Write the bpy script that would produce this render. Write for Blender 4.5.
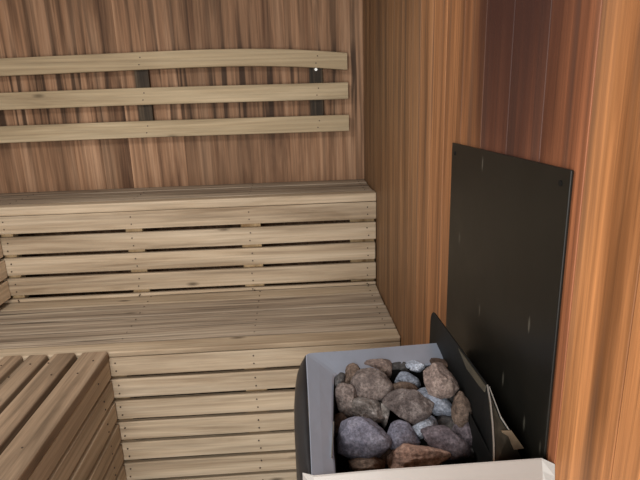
import bpy, bmesh, math, random
from mathutils import Vector, Matrix, noise

for o in list(bpy.data.objects):
    bpy.data.objects.remove(o)
scn = bpy.context.scene
COL = scn.collection
random.seed(11)

# ------------------------------------------------------------------ camera
def setup_camera():
    f, pitch, roll, yaw = 530.3, math.radians(15.33), math.radians(-1.79), math.radians(2.90)
    F = Vector((math.sin(yaw) * math.cos(pitch), math.cos(yaw) * math.cos(pitch), -math.sin(pitch)))
    R = Vector((math.cos(yaw), -math.sin(yaw), 0))
    U = R.cross(F)
    R2 = math.cos(roll) * R + math.sin(roll) * U
    U2 = -math.sin(roll) * R + math.cos(roll) * U
    cam = bpy.data.cameras.new('camera')
    cam.sensor_width = 36
    cam.lens = f * 36 / 640
    cam.clip_start = 0.02
    co = bpy.data.objects.new('camera', cam)
    M = Matrix((R2, U2, -F)).transposed().to_4x4()
    M.translation = Vector((-0.316, -2.2755, 1.2195))
    co.matrix_world = M
    COL.objects.link(co)
    scn.camera = co
    return R2, U2, F
CAM_R, CAM_U, CAM_F = setup_camera()

# ------------------------------------------------------------------ light
scn.view_settings.view_transform = 'Standard'
scn.view_settings.look = 'None'
scn.view_settings.gamma = 1
scn.view_settings.use_curve_mapping = False
scn.view_settings.exposure = 0.16
world = bpy.data.worlds.new('daylight')
scn.world = world
world.use_nodes = True
bg = world.node_tree.nodes['Background']
bg.inputs[0].default_value = (0.80, 0.90, 1.0, 1)
bg.inputs[1].default_value = 1.0

def area(name, loc, target, sx, sy, power, color):
    l = bpy.data.lights.new(name, 'AREA')
    l.shape = 'RECTANGLE'; l.size = sx; l.size_y = sy
    l.energy = power; l.color = color
    o = bpy.data.objects.new(name, l)
    o.location = loc
    o.rotation_euler = (Vector(target) - Vector(loc)).to_track_quat('-Z', 'Y').to_euler()
    COL.objects.link(o)
    return o
area('doorway_daylight', (-0.75, -3.30, 0.92), (-0.75, -1.0, 0.35), 0.85, 1.6, 45, (1.0, 0.97, 0.93))
area('ceiling_lamp_light', (-0.95, -1.35, 1.90), (-0.95, -1.35, 0), 0.5, 0.5, 14, (1.0, 0.97, 0.93))

# ------------------------------------------------------------------ materials
def lin(c):
    return tuple((x / 255 / 12.92) if x / 255 <= 0.04045 else ((x / 255 + 0.055) / 1.055) ** 2.4 for x in c) + (1,)

class NT:
    def __init__(s, name):
        s.m = bpy.data.materials.new(name); s.m.use_nodes = True
        s.t = s.m.node_tree; s.b = s.t.nodes['Principled BSDF']
    def n(s, typ, **kw):
        nd = s.t.nodes.new(typ)
        for k, v in kw.items():
            if k.startswith('i_'):
                k = k[2:]
                nd.inputs[int(k) if k.isdigit() else k].default_value = v
            else: setattr(nd, k, v)
        return nd
    def l(s, a, b): s.t.links.new(a, b)
    def ramp(s, fac, stops, interp='LINEAR'):
        r = s.n('ShaderNodeValToRGB'); r.color_ramp.interpolation = interp
        e = r.color_ramp.elements
        while len(e) < len(stops): e.new(0.5)
        for el, (p, c) in zip(e, stops):
            el.position = p; el.color = c if len(c) == 4 else tuple(c) + (1,)
        s.l(fac, r.inputs[0]); return r.outputs[0]
    def mix(s, fac, a, b, mode='MIX'):
        m = s.n('ShaderNodeMix', data_type='RGBA', blend_type=mode)
        for sock, v in ((m.inputs[0], fac), (m.inputs[6], a), (m.inputs[7], b)):
            if hasattr(v, 'is_linked') or hasattr(v, 'links'): s.l(v, sock)
            else: sock.default_value = v
        return m.outputs[2]
    def math(s, op, a, b=0.0, c=None, clamp=False):
        m = s.n('ShaderNodeMath', operation=op, use_clamp=clamp)
        for i, v in enumerate((a, b) if c is None else (a, b, c)):
            if hasattr(v, 'links'): s.l(v, m.inputs[i])
            else: m.inputs[i].default_value = v
        return m.outputs[0]

G1 = (1, 1, 1, 1); G0 = (0, 0, 0, 1)

def wood(name, dark, mid, light, axis, rough=0.7, tones=None, streak=0.5, fine=0.35, knots=0.8, grain=1.0, alt=None, spec=0.25, streak_fn=None, scross=34, s0=0.54, extra=None, cscale=16.0, var=0.3, bumpk=0.25, keep=0.72):
    """boards running along `axis`; per-board random offset from face attribute rnd"""
    w = NT(name)
    tc = w.n('ShaderNodeTexCoord').outputs['Object']
    at = w.n('ShaderNodeAttribute', attribute_name='rnd').outputs['Fac']
    def mapped(along, cross, off):
        sc = [cross * grain] * 3
        sc['XYZ'.index(axis)] = along
        mp = w.n('ShaderNodeMapping'); mp.inputs['Scale'].default_value = sc
        w.l(tc, mp.inputs['Vector'])
        cx = w.n('ShaderNodeCombineXYZ')
        o1 = w.math('MULTIPLY', at, off)
        for i in range(3): w.l(o1, cx.inputs[i])
        add = w.n('ShaderNodeVectorMath', operation='ADD')
        w.l(mp.outputs[0], add.inputs[0]); w.l(cx.outputs[0], add.inputs[1])
        return add.outputs[0]
    v1 = mapped(1.1, cscale, 37.0)
    n1 = w.n('ShaderNodeTexNoise', i_Scale=1.0, i_Detail=5.0, i_Roughness=0.6, i_Distortion=0.7); w.l(v1, n1.inputs['Vector'])
    base = w.ramp(n1.outputs[0], [(0.30, lin(dark)), (0.50, lin(mid)), (0.68, lin(light))])
    v2 = mapped(2.0, 110, 51.0)
    n2 = w.n('ShaderNodeTexNoise', i_Scale=1.0, i_Detail=3.0, i_Roughness=0.6, i_Distortion=0.3); w.l(v2, n2.inputs['Vector'])
    fl = w.ramp(n2.outputs[0], [(0.32, (1 - fine,) * 3), (0.55, (1.0,) * 3), (0.72, (1 + fine * 0.7,) * 3)])
    c = w.mix(1.0, base, fl, 'MULTIPLY')
    # per-board variation
    bv = w.ramp(at, [(0, (1 - var, 1 - var, 1 - var * 1.06)), (0.5, (1, 1, 1)), (1, (1 + var * .45, 1 + var * .42, 1 + var * .34))])
    c = w.mix(1.0, c, bv, 'MULTIPLY')
    if tones:     # boards of another colour, some warm light painted in: face attribute tone
        tn = w.n('ShaderNodeAttribute', attribute_name='tone').outputs['Fac']
        tr = w.ramp(tn, [(p, lin(cc)) for p, cc in tones])
        c = w.mix(1.0, c, tr, 'MULTIPLY')
        sc = w.n('ShaderNodeVectorMath', operation='SCALE'); w.l(c, sc.inputs[0]); sc.inputs['Scale'].default_value = 1.9
        c = sc.outputs[0]
    if streak:
        v3 = mapped(1.6, scross, 19.0)
        n3 = w.n('ShaderNodeTexNoise', i_Scale=1.0, i_Detail=2.0, i_Roughness=0.5, i_Distortion=0.4); w.l(v3, n3.inputs['Vector'])
        st = w.ramp(n3.outputs[0], [(s0, G0), (s0 + .14, G1)])
        st = w.math('MULTIPLY', st, streak)
        if streak_fn: st = w.math('MULTIPLY', st, streak_fn(w, tc), clamp=True)
        c = w.mix(st, c, lin(tuple(x * 0.45 for x in dark)))
    if knots:
        v4 = mapped(6.5, 19, 23.0)
        vo = w.n('ShaderNodeTexVoronoi', i_Scale=1.0); w.l(v4, vo.inputs['Vector'])
        sep = w.n('ShaderNodeSeparateColor'); w.l(vo.outputs['Color'], sep.inputs[0])
        keep = w.math('GREATER_THAN', sep.outputs[0], 0.35 + keep * .65)
        k = w.ramp(vo.outputs['Distance'], [(0.05, G1), (0.20, G0)])
        k = w.math('MULTIPLY', w.math('MULTIPLY', k, keep), knots)
        c = w.mix(k, c, lin(tuple(x * 0.62 for x in dark)))
    if extra: c = extra(w, tc, c)
    w.l(c, w.b.inputs['Base Color'])
    w.b.inputs['Roughness'].default_value = rough
    w.b.inputs['Specular IOR Level'].default_value = spec
    bp = w.n('ShaderNodeBump', i_Strength=bumpk, i_Distance=0.004)
    w.l(n2.outputs[0], bp.inputs['Height']); w.l(bp.outputs[0], w.b.inputs['Normal'])
    return w.m

def back_stain_shade(w, tc):      # resin streaks, strengthened between the rails to paint in their shadow
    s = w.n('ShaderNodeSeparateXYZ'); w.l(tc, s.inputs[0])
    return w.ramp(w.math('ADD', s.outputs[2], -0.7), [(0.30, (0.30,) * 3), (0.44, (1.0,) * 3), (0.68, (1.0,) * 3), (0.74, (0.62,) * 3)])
def side_stain_shade(w, tc):  # resin streaks thicken with height, painting in the dimmer light higher up
    s = w.n('ShaderNodeSeparateXYZ'); w.l(tc, s.inputs[0])
    return w.ramp(w.math('ADD', s.outputs[2], -0.7), [(0.10, (0.45,) * 3), (0.60, (1.0,) * 3)])

def scorch(w, tc, c):       # burn mark on the boards over the heater
    s = w.n('ShaderNodeSeparateXYZ'); w.l(tc, s.inputs[0])
    mp = w.n('ShaderNodeMapping'); mp.inputs['Scale'].default_value = (3, 22, 2.2); w.l(tc, mp.inputs['Vector'])
    nz = w.n('ShaderNodeTexNoise', i_Scale=1.0, i_Detail=3.0); w.l(mp.outputs[0], nz.inputs['Vector'])
    wob = w.math('MULTIPLY_ADD', nz.outputs[0], 0.14, -0.07)
    y = w.math('ADD', s.outputs[1], wob)
    d = w.math('ABSOLUTE', w.math('ADD', y, 1.50))
    m = w.ramp(d, [(0.08, (0.95,) * 3), (0.15, (0.62,) * 3), (0.24, G0)])
    up = w.ramp(w.math('ADD', w.math('ADD', s.outputs[2], wob), -0.7), [(0.30, (0.0,) * 3), (0.46, (0.7,) * 3), (0.62, G1)])
    return w.mix(w.math('MULTIPLY', m, up), c, lin((58, 32, 26)))

M = {}
M['bench_front'] = wood('pale_bench_boards', (136, 117, 94), (176, 158, 134), (194, 178, 155), 'X', streak=0.2, fine=0.2, var=0.2, knots=.85, keep=.6)
M['bench_seat'] = wood('worn_seat_boards', (120, 105, 90), (158, 143, 125), (184, 170, 151), 'X', streak=0.85, fine=0.36, var=0.3, cscale=24, keep=.4, scross=60, s0=.57)
M['rail'] = wood('backrest_rail_wood', (150, 132, 104), (176, 158, 128), (192, 175, 145), 'X', streak=0.16, fine=0.16, var=0.1, keep=.6)
M['side_seat'] = wood('brown_seat_boards', (112, 94, 76), (150, 128, 105), (172, 150, 126), 'Y', streak=0.4, fine=0.22, var=0.28)
M['side_front'] = wood('brown_riser_boards', (158, 138, 114), (190, 169, 143), (206, 187, 161), 'Y', streak=0.25, fine=0.2, var=0.2)
M['post'] = wood('post_wood', (140, 112, 78), (186, 160, 122), (200, 176, 138), 'Z', streak=0.1, fine=0.1, knots=0)
M['dark_post'] = wood('dark_upright_wood', (34, 29, 24), (62, 53, 43), (104, 90, 72), 'Z', streak=0.4, fine=0.3, knots=0, cscale=40)
M['wall_back'] = wood('streaked_wall_boards', (104, 75, 55), (149, 115, 88), (172, 138, 110), 'Z', streak=0.85, fine=0.3, var=0.18, knots=0, streak_fn=back_stain_shade, cscale=17, scross=40, s0=.49)
M['wall_right'] = wood('stained_wall_boards', (150, 143, 136), (198, 194, 190), (226, 223, 218), 'Z', streak=0.42, fine=0.36, knots=0.0, var=0.12, cscale=18, rough=0.55, streak_fn=side_stain_shade, s0=.52,
    tones=[(0.0, (116, 92, 67)), (0.35, (134, 101, 72)), (0.6, (150, 104, 69)), (0.75, (112, 72, 54)), (0.88, (140, 90, 62)), (1.0, (182, 127, 82))], extra=scorch)
M['ceiling'] = wood('ceiling_boards', (104, 88, 72), (140, 122, 104), (160, 142, 124), 'Y', streak=0.3)
M['floor'] = wood('floor_boards', (70, 62, 54), (104, 94, 82), (128, 116, 100), 'Y', streak=0.3)

def metal(name, col, rough, metallic, dust=None, dust_amt=0.4,  scale=(9, 9, 9), bump=0.03, spots=None):
    w = NT(name)
    tc = w.n('ShaderNodeTexCoord').outputs['Object']
    mp = w.n('ShaderNodeMapping'); mp.inputs['Scale'].default_value = scale; w.l(tc, mp.inputs['Vector'])
    n1 = w.n('ShaderNodeTexNoise', i_Scale=1.0, i_Detail=6.0, i_Roughness=0.62); w.l(mp.outputs[0], n1.inputs['Vector'])
    c = lin(col)
    f = w.ramp(n1.outputs[0], [(0.45, G0), (0.75, G1)])
    c = w.mix(w.math('MULTIPLY', f, dust_amt), c, lin(dust or tuple(x * 0.7 for x in col)))
    if spots:
        mp2 = w.n('ShaderNodeMapping'); mp2.inputs['Scale'].default_value = (34, 34, 9); w.l(tc, mp2.inputs['Vector'])
        vo = w.n('ShaderNodeTexVoronoi', i_Scale=1.0); w.l(mp2.outputs[0], vo.inputs['Vector'])
        sep = w.n('ShaderNodeSeparateColor'); w.l(vo.outputs['Color'], sep.inputs[0])
        k = w.math('MULTIPLY', w.math('GREATER_THAN', sep.outputs[0], 0.86), w.ramp(vo.outputs['Distance'], [(0.05, G1), (0.13, G0)]))
        c = w.mix(w.math('MULTIPLY', k, 0.32), c, lin(spots))
    w.l(c, w.b.inputs['Base Color'])
    r = w.math('MULTIPLY_ADD', n1.outputs[0], 0.3, rough - 0.15); w.l(r, w.b.inputs['Roughness'])
    w.b.inputs['Metallic'].default_value = metallic
    if max(col) < 30: w.b.inputs['Specular IOR Level'].default_value = 0.22
    bp = w.n('ShaderNodeBump', i_Strength=0.25, i_Distance=bump * 0.05); w.l(n1.outputs[0], bp.inputs['Height']); w.l(bp.outputs[0], w.b.inputs['Normal'])
    return w.m
M['shield'] = metal('black_painted_sheet', (22, 21, 18), 0.40, 0.0, (34, 32, 27), 0.8, (5, 5, 5), spots=(120, 116, 104))
M['black'] = metal('black_sheet_steel', (12, 13, 13), 0.68, 0.0, (26, 26, 23), 0.6, (8, 14, 14))
M['grey_steel'] = metal('grey_sheet_steel', (176, 188, 208), 0.40, 0.6, (142, 150, 164), 0.5, (12, 5, 12))
M['dark_steel'] = metal('dark_panel_steel', (34, 36, 40), 0.4, 0.2, (50, 51, 54), 0.5)
M['white_steel'] = metal('pale_sheet_steel', (154, 151, 147), 0.45, 0.15, (158, 153, 147), 0.5, (5, 5, 5))
M['edge_steel'] = metal('bare_edge_steel', (150, 150, 146), 0.35, 0.6, (90, 86, 78), 0.6)
M['rust'] = metal('rusty_steel', (104, 88, 68), 0.7, 0.1, (60, 46, 34), 0.9, (40, 40, 40))
M['dusty'] = metal('dusty_black_steel', (66, 61, 49), 0.6, 0.0, (36, 34, 28), 0.8, (40, 40, 40))
M['plate'] = metal('scuffed_dark_steel', (46, 43, 36), 0.45, 0.1, (80, 74, 62), 0.7, (50, 50, 20))
M['nail'] = metal('dark_nail', (62, 48, 36), 0.6, 0.0)
M['screw'] = metal('bright_screw', (190, 190, 186), 0.35, 0.7)

def stone_mat(name, a, b, c, scale=26.0, bump=0.5):
    w = NT(name)
    tc = w.n('ShaderNodeTexCoord').outputs['Object']
    n1 = w.n('ShaderNodeTexNoise', i_Scale=scale, i_Detail=6.0, i_Roughness=0.65); w.l(tc, n1.inputs['Vector'])
    col = w.ramp(n1.outputs[0], [(0.34, lin(a)), (0.50, lin(b)), (0.66, lin(c))])
    n2 = w.n('ShaderNodeTexNoise', i_Scale=scale * 9, i_Detail=3.0, i_Roughness=0.7); w.l(tc, n2.inputs['Vector'])
    sp = w.ramp(n2.outputs[0], [(0.33, (0.55,) * 3), (0.5, (1,) * 3), (0.68, (1.55,) * 3)])
    col = w.mix(1.0, col, sp, 'MULTIPLY')
    w.l(col, w.b.inputs['Base Color']); w.b.inputs['Roughness'].default_value = 0.82
    w.b.inputs['Specular IOR Level'].default_value = 0.3
    ad = w.math('ADD', n1.outputs[0], w.math('MULTIPLY', n2.outputs[0], 0.35))
    bp = w.n('ShaderNodeBump', i_Strength=bump, i_Distance=0.004); w.l(ad, bp.inputs['Height']); w.l(bp.outputs[0], w.b.inputs['Normal'])
    return w.m

# ------------------------------------------------------------------ mesh helpers
class MB:
    """collects shapes with per-face board attributes; build() links ONE mesh"""
    def __init__(s):
        s.v = []; s.f = []; s.r = []; s.t = []; s.mi = []
    def add(s, verts, faces, rnd=0.5, tone=0.0, mi=0):
        b = len(s.v); s.v += [tuple(v) for v in verts]
        for f in faces:
            s.f.append([b + i for i in f]); s.r.append(rnd); s.t.append(tone); s.mi.append(mi)
    def box(s, x0, x1, y0, y1, z0, z1, bev=0.0, rnd=None, mi=0, mat=None, tone=0.0, warp=0.0, seg=2):
        rnd = random.random() if rnd is None else rnd
        bm = bmesh.new(); bmesh.ops.create_cube(bm, size=1)
        for v in bm.verts:
            v.co = Vector(((x0 + x1) / 2 + v.co.x * (x1 - x0), (y0 + y1) / 2 + v.co.y * (y1 - y0), (z0 + z1) / 2 + v.co.z * (z1 - z0)))
        if warp:
            dims = (x1 - x0, y1 - y0, z1 - z0); ax = dims.index(max(dims))
            ed = [e for e in bm.edges if abs((e.verts[0].co - e.verts[1].co)[ax]) > 1e-6]
            bmesh.ops.subdivide_edges(bm, edges=ed, cuts=10)
        if bev:
            ed = [e for e in bm.edges if len(e.link_faces) == 2 and e.calc_face_angle(0) > 0.5]
            bmesh.ops.bevel(bm, geom=ed, offset=bev, segments=seg, profile=0.6, affect='EDGES')
        if warp:
            sd = random.uniform(0, 100)
            for v in bm.verts:
                p = v.co[ax] * 1.9
                for k in range(3):
                    if k != ax: v.co[k] += warp * noise.noise(Vector((p, sd + k * 7.3, 0.5)))
        if mat:
            for v in bm.verts: v.co = mat @ v.co
        bm.verts.index_update()
        s.add([v.co.copy() for v in bm.verts], [[v.index for v in f.verts] for f in bm.faces], rnd, tone, mi)
        bm.free()
    def disc(s, c, normal, r, mi=1, h=0.0008, n=8):
        nrm = Vector(normal).normalized(); a = nrm.orthogonal().normalized(); b = nrm.cross(a); c = Vector(c)
        vs = [c + (a * math.cos(2 * math.pi * i / n) + b * math.sin(2 * math.pi * i / n)) * r - nrm * 0.001 for i in range(n)]
        vs += [v + nrm * (h + 0.001) for v in vs]
        fs = [[n + i for i in range(n)]] + [[i, (i + 1) % n, n + (i + 1) % n, n + i] for i in range(n)]
        s.add(vs, fs, 0.5, 0, mi)
    def loft(s, rings, closed_ring=True, caps=True, rnd=0.5, mi=0):
        n = len(rings[0]); vs = [v for r in rings for v in r]; fs = []
        m = n if closed_ring else n - 1
        for i in range(len(rings) - 1):
            for j in range(m):
                k = (j + 1) % n
                fs.append([i * n + j, i * n + k, (i + 1) * n + k, (i + 1) * n + j])
        if caps and closed_ring:
            fs.append(list(range(n))[::-1]); fs.append([(len(rings) - 1) * n + j for j in range(n)])
        s.add(vs, fs, rnd, 0, mi)
    def prism(s, pts, thick, rnd=0.5, mi=0):
        """polygon (3-D points, planar) given thickness vector"""
        n = len(pts); t = Vector(thick)
        vs = [Vector(p) for p in pts] + [Vector(p) + t for p in pts]
        fs = [list(range(n))[::-1], [n + i for i in range(n)]] + [[i, (i + 1) % n, n + (i + 1) % n, n + i] for i in range(n)]
        s.add(vs, fs, rnd, 0, mi)
    def build(s, name, mats, parent=None, origin=None, smooth=None, bevel=0.0):
        if not isinstance(mats, (list, tuple)): mats = [mats]
        org = Vector(parent.location) if parent and origin is None else Vector(origin or (0, 0, 0))
        me = bpy.data.meshes.new(name)
        me.from_pydata([tuple(Vector(v) - org) for v in s.v], [], s.f)
        for m in mats: me.materials.append(m)
        me.polygons.foreach_set('material_index', s.mi)
        for nm, dat in (('rnd', s.r), ('tone', s.t)):
            a = me.attributes.new(nm, 'FLOAT', 'FACE'); a.data.foreach_set('value', dat)
        bm = bmesh.new(); bm.from_mesh(me)
        bmesh.ops.recalc_face_normals(bm, faces=bm.faces[:])
        bm.to_mesh(me); bm.free()
        if smooth: me.shade_smooth()
        me.update()
        o = bpy.data.objects.new(name, me); COL.objects.link(o)
        if parent: o.parent = parent
        else: o.location = org
        if bevel:
            md = o.modifiers.new('edge_bevel', 'BEVEL'); md.width = bevel; md.segments = 2; md.limit_method = 'ANGLE'
        return o

def thing(name, loc, label, cat, group=None):
    o = bpy.data.objects.new(name, None); o.empty_display_size = 0.05
    o.location = loc; COL.objects.link(o)
    o['label'] = label; o['category'] = cat
    if group: o['group'] = group
    return o
def struct(o): o['kind'] = 'structure'; return o

# ------------------------------------------------------------------ room shell
XW, YF, ZC, ZF = -1.80, -3.05, 1.98, -0.08       # left wall, front wall, ceiling
def board_wall(name, mat, axis, lo, hi, width, plane, zlo, zhi, sign, tone_fn=None, first=0.0, jit=0.03):
    """tongue-and-groove boards with V grooves. axis 'X' (wall faces -Y) or 'Y' (wall faces -X / +X)"""
    mb = MB(); g = 0.0016; d = 0.0010; T = 0.03
    a = lo + first - (width if first else 0)
    while a < hi - 1e-6:
        w = width * random.uniform(1 - jit, 1 + jit)
        b = min(a + w, hi); a0 = max(a, lo)
        if b - a0 < 0.004: a = b; continue
        prof = [(a0, d), (a0 + g * .7, d), (a0 + g, 0), (b - g, 0), (b - g * .7, d), (b, d), (b, T), (a0, T)]
        rings = []
        for z in (zlo, zhi):
            rings.append([(u, plane + sign * k, z) if axis == 'X' else (plane + sign * k, u, z) for u, k in prof])
        n0 = len(mb.f)
        mb.loft(rings, rnd=random.random())
        tn = tone_fn((a0 + b) / 2) if tone_fn else 0.0
        for i in range(n0, len(mb.f)): mb.t[i] = tn
        a = b
    return struct(mb.build(name, mat))
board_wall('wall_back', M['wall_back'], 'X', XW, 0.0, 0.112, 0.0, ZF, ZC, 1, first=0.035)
def rtone(y):  # boards turn orange towards the viewer, partly warm light put into the colour
    pts = [(-3.1, 1.0), (-1.73, 1.0), (-1.72, 0.88), (-1.62, 0.88), (-1.61, 0.75), (-1.41, 0.75), (-1.40, 0.60), (-1.15, 0.52), (-0.9, 0.34), (-0.5, 0.15), (0, 0.05)]
    for (a, p), (b, r) in zip(pts, pts[1:]):
        if a <= y <= b: return p + (r - p) * (y - a) / (b - a)
    return 0.0
board_wall('wall_right', M['wall_right'], 'Y', YF, 0.03, 0.107, 0.0, ZF, ZC, 1, rtone, first=0.0439, jit=0.0)
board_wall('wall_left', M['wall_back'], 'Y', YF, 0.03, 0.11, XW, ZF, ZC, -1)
mb = MB()
for x in [XW + 0.12 * i for i in range(15)]:
    mb.box(x, min(x + 0.12, 0), YF, 0, ZF - 0.03, ZF, rnd=random.random())
struct(mb.build('floor', M['floor']))
mb = MB()
for x in [XW + 0.12 * i for i in range(15)]:
    mb.box(x, min(x + 0.12, 0), YF, 0, ZC, ZC + 0.03)
struct(mb.build('ceiling', M['ceiling']))
mb = MB()                              # front wall with the open doorway behind the camera
mb.box(XW, -1.2, YF - .03, YF, ZF, ZC); mb.box(-0.3, 0, YF - .03, YF, ZF, ZC); mb.box(-1.2, -0.3, YF - .03, YF, 1.9, ZC)
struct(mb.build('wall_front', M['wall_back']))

# ------------------------------------------------------------------ benches
ZU, ZL = 0.8608, 0.4926
DU, DL = -0.3336, -0.7935              # front planes of the upper / lower main bench
XS, XSU = -0.886, -1.3885              # side planes of the lower / upper side bench
PU, PL = 0.080, 0.0751

def nails(mb, pts, normal):
    for p in pts: mb.disc(p, normal, 0.0026)

def main_bench(name, label, zt, yf, yb, xl, strip, pitch, slat, nrow, seat_edges, posts, zbot, nail_x):
    t = thing(name, ((xl - 0.004) / 2, (yf + yb) / 2, 0), label, 'bench')
    xr = -0.0015
    seat = MB()
    for i, (a, b) in enumerate(zip(seat_edges, seat_edges[1:])):
        last = i == 0
        if last: continue
        dz = random.uniform(-0.0015, 0.0012)
        seat.box(xl, xr - random.uniform(0, .004), a + 0.005, b - 0.003, zt - 0.022 + dz, zt + dz, 0.004, warp=0.0016, rnd=0.25 + 0.5 * random.random(), mi=2 if nrow == 7 and i == len(seat_edges) - 2 else 0)
        for x in nail_x:
            for yy in (a + .25 * (b - a), a + .75 * (b - a)): seat.disc((x, yy, zt + dz + .0006), (0, 0, 1), 0.0026)
    seat.build('seat', [M['bench_seat'], M['nail'], M['bench_front']], t)
    fe = MB(); fe.box(xl, xr, seat_edges[0] , seat_edges[1] - 0.003, zt - strip, zt, 0.004, warp=0.0012, rnd=0.8)
    fe.build('front_edge', [M['bench_front']], t)
    fa = MB(); z1 = zt - strip - 0.0015
    fa.box(xl, xr, yf, yf + 0.02, z1 - slat, z1, 0.003, warp=0.001, rnd=0.6)
    nails(fa, [(x, yf - .0003, z1 - slat * k) for x in nail_x for k in (.3, .72)], (0, -1, 0))
    fa.build('fascia', [M['bench_front'], M['nail']], t)
    ri = MB()
    for k in range(1, nrow + 1):
        za = z1 - k * pitch
        zb = max(za - slat, zbot)
        if za - zb < 0.01: break
        dx = random.uniform(0, .006)
        ri.box(xl, xr - dx, yf + random.uniform(0, .002), yf + 0.02, zb, za, 0.003, warp=0.0022, rnd=0.35 + .5 * random.random())
        nails(ri, [(x + random.uniform(-.004, .004), yf - .001, za - (za - zb) * q) for x in nail_x for q in (.3, .75)], (0, -1, 0))
    ri.build('riser_panel', [M['bench_front'], M['nail']], t)
    for (a, b) in posts:
        p = MB(); p.box(a, b, yf + 0.0225, yf + 0.06, zbot if zbot > 0.05 else ZF, zt - strip - .003, 0.002)
        p.build('post', M['post'], t)
    bk = MB()                           # back bearer on the wall
    bk.box(xl, xr, yb - 0.045, yb - .002, zt - 0.09, zt - 0.0245, 0.002); bk.build('back_bearer', M['post'], t)
    return t
main_bench('upper_bench', 'upper slatted sauna bench along the back wall under the backrest rails', ZU, DU, 0.0, -1.79, 0.033, PU, 0.066, 4,
    [DU - .001, DU + 0.05, -0.19, -0.097, -0.002], [(-1.40, -1.355), (-.944, -.882), (-.515, -.44), (-.10, -.006)], ZL + 0.002, (-1.37, -.913, -.48, -.035))
main_bench('lower_bench', 'lower slatted sauna bench along the back wall, worn grey seat beside the heater', ZL, DL, DU, -1.79, 0.0165, PL, 0.0625, 7,
    [DL - .001, -0.728, -0.632, -0.525, -0.412, DU + .018], [(-.895, -.85), (-.489, -.423), (-.07, -.006)], -0.07, (-.872, -.456, -.035))

# lower side bench (slats run towards the viewer)
t = thing('side_bench', (-1.14, -1.9, 0), 'brown slatted side bench running along the left, its rounded slat ends butting the lower bench', 'bench')
YE = -3.0
seat = MB()
edges = [XS, -0.9665, -1.0485, -1.121, -1.193, -1.275, -1.375]
for i, (b, a) in enumerate(zip(edges, edges[1:])):
    gap = 0.0 if i == 0 else 0.014
    seat.box(a + 0.004, b - gap, YE, DL - 0.0025 + random.uniform(-.003, .001), ZL - 0.024, ZL + 0.009, 0.008, warp=0.0016, rnd=(.35, .5, .25, .6, .4, .5)[i], seg=3)
    for yy in (-.86, -.93, -1.25, -1.32, -1.6):
        seat.disc((a + .5 * (b - gap - a) + random.uniform(-.02, .02), yy, ZL + .0095), (0, 0, 1), .0026)
seat.build('seat', [M['side_seat'], M['nail']], t)
fa = MB(); z1 = ZL - .0245
fa.box(XS - .02, XS - .001, YE, DL - .006, ZL - .0165 - .0645, z1, 0.002, warp=.0008, rnd=.55)
nails(fa, [(XS - .0008, -.9, z1 - .02), (XS - .0008, -1.3, z1 - .025)], (1, 0, 0))
fa.build('fascia', [M['side_front'], M['nail']], t)
ri = MB()
for k in range(1, 7):
    za = ZL - .018 - k * PL
    ri.box(XS - .02, XS - random.uniform(0, .0015), YE, DL - .004, za - .060, za, .003, warp=.0015, rnd=.3 + .4 * random.random())
    nails(ri, [(XS, yy, za - q) for yy in (-.88, -1.22) for q in (.02, .046)], (1, 0, 0))
ri.build('riser_panel', [M['side_front'], M['nail']], t)
for yy in (-1.3, -2.1, -2.9):
    p = MB(); p.box(XS - .065, XS - .0225, yy - .045, yy, ZF, ZL - .026, .002); p.build('post', M['post'], t)
for yy in (-.86, -2.0):
    p = MB(); p.box(-1.37, XS - .068, yy - .04, yy, ZL - .075, ZL - .0245, .002); p.build('bearer', M['post'], t)
for yy in (-1.3, -2.9):
    p = MB(); p.box(-1.37, -1.33, yy - .045, yy, ZF, ZL - .026 - (.05 if yy == -9 else 0), .002); p.build('post', M['post'], t)

# upper side bench: only its riser end shows at the left edge
t = thing('upper_side_bench', (-1.6, -1.7, 0), 'upper side bench in the left corner, riser slats mitred to the upper bench', 'bench')
seat = MB()
for i in range(4):
    seat.box(-1.79 + i * .1, -1.695 + i * .1, YE, DU - .004, ZU - .022, ZU, .004, warp=.0012)
seat.build('seat', M['side_seat'], t)
ri = MB()
for k in range(0, 5):
    za = ZU - .036 - k * PU
    zb = max(za - .0685, ZL + .006)
    if za - zb < .008: continue
    ri.box(XSU - .02, XSU - random.uniform(0, .0015), YE, DU - .004, zb, za, .003, warp=.0015, rnd=.4 + .4 * random.random())
ri.build('riser_panel', [M['side_front']], t)
for yy in (-.9, -1.9, -2.9):
    p = MB(); p.box(XSU - .06, XSU - .0225, yy - .045, yy, ZF, ZU - .023, .002); p.build('post', M['post'], t)

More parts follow.
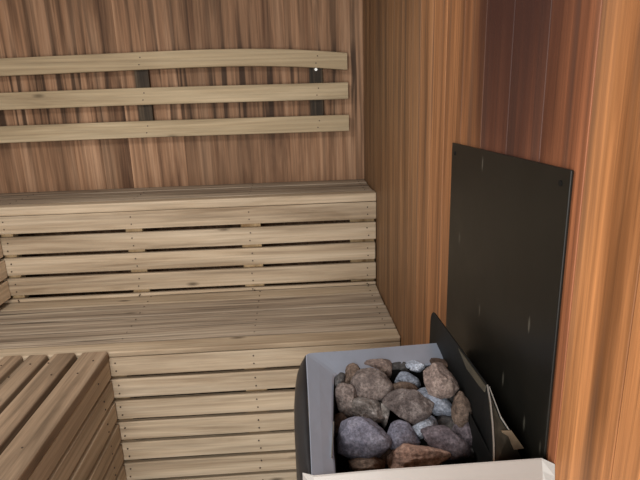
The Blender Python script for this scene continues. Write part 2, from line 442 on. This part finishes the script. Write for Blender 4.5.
# ------------------------------------------------------------------ backrest
t = thing('backrest', (-0.7, -0.02, 1.13), 'backrest of three pale wooden rails on two dark uprights on the back wall', 'backrest')
def rail(ends, xr, rnd):
    """ends: list of (x, z_top) ; rail of height h bent through them"""
    h, th = 0.066, 0.02
    r = MB(); rings = []
    n = 40
    for i in range(n + 1):
        x = ends[0][0] + (xr - ends[0][0]) * i / n
        for (xa, za), (xb, zb) in zip(ends, ends[1:]):
            if xa <= x <= xb + 1e-6:
                s = (x - xa) / (xb - xa); z = za + (zb - za) * s; break
        rings.append((x, z))
    zs = [z for _, z in rings]
    for _ in range(6): zs = [zs[0]] + [(zs[i - 1] + zs[i] * 2 + zs[i + 1]) / 4 for i in range(1, n)] + [zs[-1]]
    b = .004; y0, y1 = -0.044, -0.044 + th
    R = []
    for (x, _), z in zip(rings, zs):
        R.append([(x, y0 + b, z), (x, y0 + b * .3, z - b * .3), (x, y0, z - b), (x, y0, z - h + b), (x, y0 + b * .3, z - h + b * .3), (x, y0 + b, z - h), (x, y1, z - h), (x, y1, z)])
    r.loft(R, rnd=rnd)
    for x in (-.891, -.194):
        zt = zs[min(range(n + 1), key=lambda i: abs(rings[i][0] - x))]
        nails(r, [(x + .004, y0 - .0004, zt - .02), (x - .003, y0 - .0004, zt - .047)], (0, -1, 0))
    return r.build('rail', [M['rail'], M['nail']], t)
rail([(-1.60, 1.389), (-1.42, 1.392), (-1.04, 1.3985), (-.65, 1.405), (-.45, 1.4035), (-.298, 1.3975), (-.17, 1.388), (-.071, 1.3775)], -.071, .45)
rail([(-1.60, 1.2625), (-1.42, 1.2643), (-.9, 1.267), (-.071, 1.2643)], -.0695, .55)
rail([(-1.60, 1.134), (-1.42, 1.1358), (-.9, 1.138), (-.071, 1.1358)], -.068, .5)
for x in (-.891, -.194):
    u = MB(); u.box(x - .03, x + .024, -.0235, -.001, 1.085, 1.385, .002); u.build('upright', M['dark_post'], t)
s = MB(); s.disc((-.197, -.0245, 1.318), (0, -1, 0), .006, mi=0, h=.003, n=12); s.build('screw', M['screw'], t)

# ------------------------------------------------------------------ heat shield on the right wall
t = thing('heat_shield', (-.004, -1.47, .40), 'tall black metal heat shield fixed to the right wall behind the heater', 'heat shield')
m = MB()
YA, YB, TZ1, TZ2 = -1.262, -1.703, 1.123, 1.130
m.prism([(-.001, YA, .42), (-.001, YA, TZ1), (-.001, YB, TZ2), (-.001, YB, .42)], (-.004, 0, 0))
m.build('plate', M['shield'], t, bevel=.0012)
for yy, zz in ((YA - .02, 1.105), (YB + .02, 1.112)):
    sc = MB(); sc.disc((-.005, yy, zz), (-1, 0, 0), .0035, mi=0, h=.0012, n=10)
    sc.build('screw', M['black'], t)

# ------------------------------------------------------------------ heater
ZH = 0.757
t = thing('sauna_heater', (-.16, -1.55, .30), 'open-topped sauna stove of grey and black sheet metal holding stones, by the right wall', 'heater')
far_y, near_y = -1.383, -1.706
# rim: sloped band round the far and left sides of the opening
def outer_x(y):      # outline of the rim's left side
    return -.3046 - .0034 * (far_y - y) / (far_y - near_y)
rim = MB()
o_l = []; i_l = []
# outline starts at far right by the guard, goes left along the far side, round the corner, then along the left to the near side
far_in = -1.4405
pts_o = [(-.050, -1.3645), (-.14, -1.370), (-.22, -1.3755), (-.286, -1.377), (-.2985, -1.3785), (-.3042, -1.384), (-.3047, -1.40), (-.3050, -1.45), (-.3055, -1.55), (-.3068, -1.64), (-.3078, -1.708)]
pts_i = [(-.056, -1.4275), (-.14, -1.434), (-.20, -1.439), (-.243, -1.4420), (-.251, -1.4445), (-.2557, -1.4500), (-.258, -1.460), (-.2625, -1.50), (-.2695, -1.58), (-.2745, -1.65), (-.2760, -1.7065)]
ring = []
for (a, b), (c, d) in zip(pts_o, pts_i):
    ring.append([(a, b, ZH - .006), (a * .985 + c * .015, b * .985 + d * .015, ZH - .001), (a * .95 + c * .05, b * .95 + d * .05, ZH), (a * .5 + c * .5, b * .5 + d * .5, ZH - .004),
                 (a * .06 + c * .94, b * .06 + d * .94, ZH - .009), (c, d, ZH - .011), (c, d, ZH - .03), (c * .97 + a * .03, d * .97 + b * .03, ZH - .03), (a * .3 + c * .7, b * .3 + d * .7, ZH - .014)])
rim.loft(ring)
rim.build('rim', M['grey_steel'], t, smooth=False)
def lerp(pts, t_):
    for (a, p), (b, q_) in zip(pts, pts[1:]):
        if a <= t_ <= b: return p + (q_ - p) * (t_ - a) / (b - a)
# bulged dark front panel
fp = MB(); rows = []
N = 34
for k, (dz, fr) in enumerate([(-.002, 0.0), (-.005, .35), (-.010, .72), (-.018, .95), (-.028, 1.0), (-.10, 1.0), (-.3, .98), (-.44, .9), (-.455, .7)]):
    row = []
    for i in range(N + 1):
        s_ = i / N; y = far_y - .0015 + (near_y - .001 - far_y) * s_
        bulge = lerp([(0, .004), (.03, .010), (.07, .0145), (.13, .0175), (.25, .0208), (.4, .0222), (.6, .0218), (.8, .0185), (.92, .0145), (1, .0115)], s_)
        row.append((outer_x(y) - bulge * fr, y, ZH + dz))
    rows.append(row)
fp.loft(rows, closed_ring=False, caps=False)
o = fp.build('front_panel', M['dark_steel'], t, smooth=True)
md = o.modifiers.new('sheet', 'SOLIDIFY'); md.thickness = .0015; md.offset = -1
# far side panel
sp = MB(); sp.box(-.302, -.012, far_y + .0005, far_y + .0025, .30, ZH - .012, mat=Matrix.Translation((0, 0, 0)))
sp.build('side_panel', M['dark_steel'], t)
# near side panel, pale, standing a little above the rim, with bevelled corners
npn = MB()
ny = -1.7105
prof = [(0, .0035), (-.0015, .002), (-.006, -.012), (-.014, -.05), (-.016, -.46)]
rows = []
for dy, dz in prof:
    k = min(1, -dy / .014)
    rows.append([(-.3185, ny + .006 + dy * .3, ZH + dz - .002), (-.3045, ny + .001 + dy, ZH + dz - .003), (-.22, ny + dy, ZH + dz), (-.12, ny - .0005 + dy, ZH + dz + .0008),
                 (-.0125, ny - .001 + dy, ZH + dz + .002), (-.0005, ny - .012 + dy * .6, ZH + dz + .0005)])
npn.loft(rows, closed_ring=False, caps=False)
o = npn.build('side_panel', M['white_steel'], t)
md = o.modifiers.new('sheet', 'SOLIDIFY'); md.thickness = .0016; md.offset = -1
# liner box that holds the stones
ln = MB()
zt_, zb_ = ZH - .0125, .60
ip = [(-.054, -1.43), (-.243, -1.4435), (-.257, -1.4525), (-.2695, -1.58), (-.2755, -1.703), (-.066, -1.706)]
lv = [(x, y, zt_) for x, y in ip] + [(x, y, zb_) for x, y in ip]
n = len(ip)
ln.add(lv, [[i, (i + 1) % n, n + (i + 1) % n, n + i] for i in range(n)] + [[n + i for i in range(n)]])
o = ln.build('liner', M['black'], t)
md = o.modifiers.new('sheet', 'SOLIDIFY'); md.thickness = .0012; md.offset = 0
# bright liner lip at the left
lp = MB(); lp.prism([(-.2705, -1.592, ZH - .004), (-.2795, -1.668, ZH - .004), (-.2795, -1.668, ZH - .03), (-.2705, -1.592, ZH - .03)], (.0016, .0002, 0))
lp.build('liner_lip', M['edge_steel'], t)
# guard plate on the wall side (rounded far top corner, leaning to the wall)
gp = MB()
def gpl(y, z):   # plate surface: near the viewer its foot swings in towards the stones
    k = max(0.0, min(1.0, (-1.60 - y) / .10)) * max(0.0, min(1.0, (.818 - z) / .07))
    return (-.0545 - .015 * k, y, z)
top = [(-1.318, .730), (-1.321, .781), (-1.324, .793), (-1.3295, .8015), (-1.337, .8070), (-1.347, .8095), (-1.44, .8125), (-1.54, .8155), (-1.60, .8172), (-1.6245, .818),
       (-1.642, .803), (-1.662, .783), (-1.682, .764), (-1.699, .746)]
rows = []
for y, z in top:
    p = gpl(y, z); b_ = gpl(y, .70)
    rows.append([p, (p[0] + .0028, p[1], p[2]), (b_[0] + .0028, b_[1], .70), (b_[0], b_[1], .70)])
gp.loft(rows)
gp.build('guard_plate', M['black'], t, bevel=.0008)
ge = MB()                              # bright cut edge at the guard's near end
rows = []
for y, z in top[9:]:
    p = gpl(y, z)
    rows.append([(p[0] - .0006, y, z + .0012), (p[0] + .0016, y, z + .0012), (p[0] + .0016, y - .001, z - .0012), (p[0] - .0006, y - .001, z - .0012)])
ge.loft(rows); ge.build('guard_edge', M['edge_steel'], t)
fl = MB()                              # dusty fold along the guard's upper edge
fl.prism([(-.0548, -1.50, .8125), (-.0548, -1.60, .8155), (-.0548, -1.6225, .8162), (-.0552, -1.622, .806), (-.0552, -1.60, .8035), (-.0552, -1.545, .8005)], (-.0014, 0, 0))
fl.build('guard_fold', M['dusty'], t)
# slanting plate closing the guard's near end and the rusty bracket on it
bp_ = MB()
bp_.add([(-.0535, -1.6245, .8165), (-.046, -1.652, .785), (-.034, -1.662, .765), (-.012, -1.662, .72), (-.012, -1.695, .70), (-.068, -1.699, .70), (-.068, -1.699, .742), (-.060, -1.665, .780)],
        [[0, 1, 7], [1, 2, 6, 7], [2, 3, 4, 5, 6]])
o = bp_.build('end_plate', M['plate'], t)
md = o.modifiers.new('sheet', 'SOLIDIFY'); md.thickness = .0012; md.offset = -1
ed = MB(); rows = []
for p in [(-.0525, -1.6265, .8168), (-.045, -1.654, .7862), (-.033, -1.664, .7662)]:
    rows.append([(p[0], p[1], p[2] + .0008), (p[0] + .0012, p[1], p[2] + .0008), (p[0] + .0012, p[1], p[2] - .0008), (p[0], p[1], p[2] - .0008)])
ed.loft(rows); ed.build('end_edge', M['edge_steel'], t)
br = MB()
br.prism([(-.0467, -1.662, .7715), (-.0327, -1.662, .7705), (-.0139, -1.664, .7425), (-.035, -1.664, .7405)], (0, -.0025, .0008))
br.build('bracket', M['rust'], t)
# back of the body against the shield, and legs to the floor
bk = MB(); bk.box(-.024, -.0085, -1.700, -1.39, .30, .70); bk.build('back_panel', M['dark_steel'], t)
bt = MB(); bt.box(-.30, -.024, -1.700, -1.39, .30, .304); bt.build('bottom', M['dark_steel'], t)
for x in (-.28, -.04):
    for y in (-1.68, -1.41):
        l = MB(); l.box(x - .012, x + .012, y - .012, y + .012, ZF, .30, .002); l.build('leg', M['dark_steel'], t)

# ------------------------------------------------------------------ stones
CAMP = Vector((-0.316, -2.2755, 1.2195))
FOC = 530.3
def stone(world, ra, rb, rc, ang, angular, mat, label, seed, tilt=0.0):
    """irregular stone: ra/rb half sizes seen across / down, rc in depth"""
    rng = random.Random(seed)
    bm = bmesh.new(); bmesh.ops.create_icosphere(bm, subdivisions=5, radius=1)
    planes = []
    npl = 8 if angular > .85 else 11 if angular > .6 else 20
    for i in range(npl):
        v = Vector((rng.gauss(0, 1), rng.gauss(0, 1), rng.gauss(0, 1))).normalized()
        planes.append((v, rng.uniform(.6, .98) if angular > .6 else rng.uniform(.8, 1.0)))
    sd = Vector((rng.uniform(0, 50), rng.uniform(0, 50), rng.uniform(0, 50)))
    for v in bm.verts:
        d = v.co.normalized()
        r = 1.0
        cut = 1.25
        for nrm, h in planes:
            k = d.dot(nrm)
            if k > .05: cut = min(cut, h / k)
        r = 1.0 * (1 - angular) + min(cut, 1.3) * angular
        r = r + .09 * noise.noise(d * 1.5 + sd) + .05 * noise.noise(d * 3.5 + sd) + .03 * noise.noise(d * 9 + sd) + .016 * noise.noise(d * 22 + sd)
        v.co = d * r
    # normalise so that half sizes mean what they say
    for k, s_ in enumerate((ra, rb, rc)):
        lo = min(v.co[k] for v in bm.verts); hi = max(v.co[k] for v in bm.verts)
        for v in bm.verts: v.co[k] = (v.co[k] - (lo + hi) / 2) * 2 / (hi - lo) * s_
    for _ in range(1):
        bmesh.ops.smooth_vert(bm, verts=bm.verts[:], factor=.4, use_axis_x=True, use_axis_y=True, use_axis_z=True)
    ca, sa = math.cos(ang), math.sin(ang)
    fwd = (Vector(world) - CAMP).normalized()
    rt = fwd.cross(Vector((0, 0, 1))).normalized(); up = rt.cross(fwd)
    A = rt * ca + up * sa; B = -rt * sa + up * ca
    for v in bm.verts: v.co = A * v.co.x + B * v.co.y + fwd * v.co.z
    me = bpy.data.meshes.new('stone'); bm.to_mesh(me); bm.free()
    me.materials.append(mat); me.shade_smooth()
    o = bpy.data.objects.new('stone', me); o.location = world; COL.objects.link(o)
    o['label'] = label; o['category'] = 'stone'; o['group'] = 'stones in the heater'
    return o
SM = {
 'greybrown': stone_mat('grey_brown_stone', (72, 64, 62), (104, 94, 90), (132, 122, 117)),
 'pinkgrey': stone_mat('pinkish_grey_stone', (84, 72, 68), (116, 102, 96), (142, 128, 120)),
 'brown': stone_mat('rough_brown_stone', (60, 52, 50), (92, 84, 82), (132, 124, 121), 34, .9),
 'bluegrey': stone_mat('blue_grey_stone', (80, 80, 92), (108, 108, 122), (128, 128, 140)),
 'slate': stone_mat('pale_blue_stone', (100, 106, 118), (124, 132, 146), (152, 159, 172)),
 'white': stone_mat('pale_grey_stone', (120, 126, 138), (156, 164, 178), (186, 192, 204), 40),
 'red': stone_mat('reddish_brown_stone', (112, 90, 80), (152, 124, 110), (174, 150, 136), 22),
 'rust': stone_mat('rusty_brown_stone', (68, 56, 48), (100, 85, 75), (124, 108, 97)),
 'purple': stone_mat('purplish_grey_stone', (70, 64, 70), (98, 90, 96), (120, 112, 118)),
 'dark': stone_mat('dark_grey_stone', (44, 44, 46), (66, 64, 64), (86, 84, 82)),
 'darkbrown': stone_mat('dark_brown_stone', (50, 40, 34), (72, 58, 50), (92, 78, 68)),
 'greyflat': stone_mat('split_grey_stone', (84, 78, 74), (112, 106, 102), (150, 146, 144), 30),
}
STONES = [
    ((-0.1958, -1.4841, 0.7414), 0.0377, 0.0322, 0.0314, 0, 0.57, 'greybrown', 'large rounded grey-brown stone near the far left corner of the heater'),
    ((-0.1790, -1.4222, 0.7399), 0.0295, 0.0196, 0.0201, -5, 0.72, 'pinkgrey', 'brownish stone peeking out behind the large rounded grey-brown stone'),
    ((-0.0905, -1.5230, 0.7676), 0.0316, 0.0290, 0.0280, -18, 0.82, 'pinkgrey', 'large pinkish-grey stone leaning on the far right guard plate'),
    ((-0.0642, -1.4292, 0.7406), 0.0235, 0.0157, 0.0161, -30, 0.82, 'darkbrown', 'dark brown stone half hidden behind the pinkish-grey stone'),
    ((-0.1463, -1.5379, 0.7325), 0.0418, 0.0296, 0.0300, -3, 0.95, 'brown', 'large rough brown stone with a flat lower face in the middle of the heater'),
    ((-0.2247, -1.5863, 0.7140), 0.0420, 0.0330, 0.0327, -5, 0.52, 'bluegrey', 'largest smooth blue-grey stone, at the near left of the heater'),
    ((-0.1500, -1.6174, 0.6996), 0.0497, 0.0208, 0.0241, 4, 0.95, 'red', 'long angular reddish-brown stone at the near edge of the heater'),
    ((-0.1045, -1.6030, 0.7122), 0.0391, 0.0244, 0.0254, -10, 0.95, 'purple', 'broad purplish-grey stone beside the reddish-brown stone'),
    ((-0.1626, -1.5818, 0.7115), 0.0258, 0.0250, 0.0238, 0, 0.62, 'bluegrey', 'smaller blue-grey stone right of the largest blue-grey one'),
    ((-0.1252, -1.5648, 0.7147), 0.0213, 0.0162, 0.0161, 20, 0.95, 'white', 'small pale bluish-white broken stone in the middle'),
    ((-0.0992, -1.5312, 0.7359), 0.0352, 0.0185, 0.0200, -38, 0.72, 'slate', 'long slanting pale blue stone right of the rough brown one'),
    ((-0.1309, -1.4682, 0.7374), 0.0225, 0.0160, 0.0162, -15, 0.72, 'slate', 'pale blue stone top behind the rough brown stone'),
    ((-0.1458, -1.4973, 0.7375), 0.0273, 0.0164, 0.0172, 10, 0.82, 'rust', 'rusty brown stone wedged behind the rough brown stone'),
    ((-0.1109, -1.4264, 0.7439), 0.0206, 0.0108, 0.0117, 0, 0.95, 'white', 'pale speckled stone against the far rim'),
    ((-0.1380, -1.4262, 0.7375), 0.0196, 0.0157, 0.0155, 0, 0.82, 'dark', 'dark grey stone against the far rim beside the pale speckled one'),
    ((-0.2403, -1.5017, 0.7315), 0.0188, 0.0280, 0.0192, 10, 0.67, 'greybrown', 'grey-brown egg-shaped stone by the left rim'),
    ((-0.2245, -1.4393, 0.7385), 0.0183, 0.0231, 0.0181, -10, 0.72, 'rust', 'brown upright stone in the far left corner'),
    ((-0.2491, -1.4765, 0.7517), 0.0092, 0.0147, 0.0096, -5, 0.62, 'dark', 'dark small stone tucked in the far left corner'),
    ((-0.2086, -1.5236, 0.7219), 0.0319, 0.0204, 0.0211, -8, 0.95, 'greyflat', 'split grey stone with a pale flat face left of centre'),
    ((-0.1829, -1.5268, 0.7149), 0.0097, 0.0212, 0.0110, -3, 0.82, 'greyflat', 'narrow grey stone between the split grey and rough brown stones'),
    ((-0.2241, -1.6179, 0.6910), 0.0280, 0.0160, 0.0170, 3, 0.72, 'rust', 'rusty speckled stone under the largest blue-grey stone by the near edge'),
    ((-0.1915, -1.5931, 0.6849), 0.0174, 0.0198, 0.0169, -20, 0.72, 'darkbrown', 'dark brown stone in the gap left of the reddish-brown stone'),
    ((-0.0674, -1.5645, 0.7389), 0.0178, 0.0305, 0.0188, 15, 0.72, 'rust', 'upright rusty brown stone beside the guard plate'),
    ((-0.0608, -1.5820, 0.7061), 0.0268, 0.0185, 0.0188, -25, 0.77, 'purple', 'dark purplish stone at the right beside the guard plate'),
    ((-0.0883, -1.5533, 0.7077), 0.0225, 0.0156, 0.0158, -8, 0.82, 'dark', 'dark grey stone between the pale bluish-white and rusty ones'),
    ((-0.0672, -1.5132, 0.7262), 0.0180, 0.0162, 0.0157, 0, 0.72, 'dark', 'dark stone in the gap under the pinkish-grey stone'),
    ((-0.2550, -1.5283, 0.7042), 0.0159, 0.0177, 0.0154, 0, 0.72, 'darkbrown', 'dark brown stone by the left rim above the largest blue-grey one'),
    ((-0.0613, -1.6003, 0.6842), 0.0231, 0.0149, 0.0154, 25, 0.72, 'dark', 'dark stone in shade at the near right corner'),
]
for i, (p, ra, rb, rc, a, an, m, lab) in enumerate(STONES):
    stone(p, ra, rb, rc, math.radians(a), an, SM[m], lab, 100 + i)
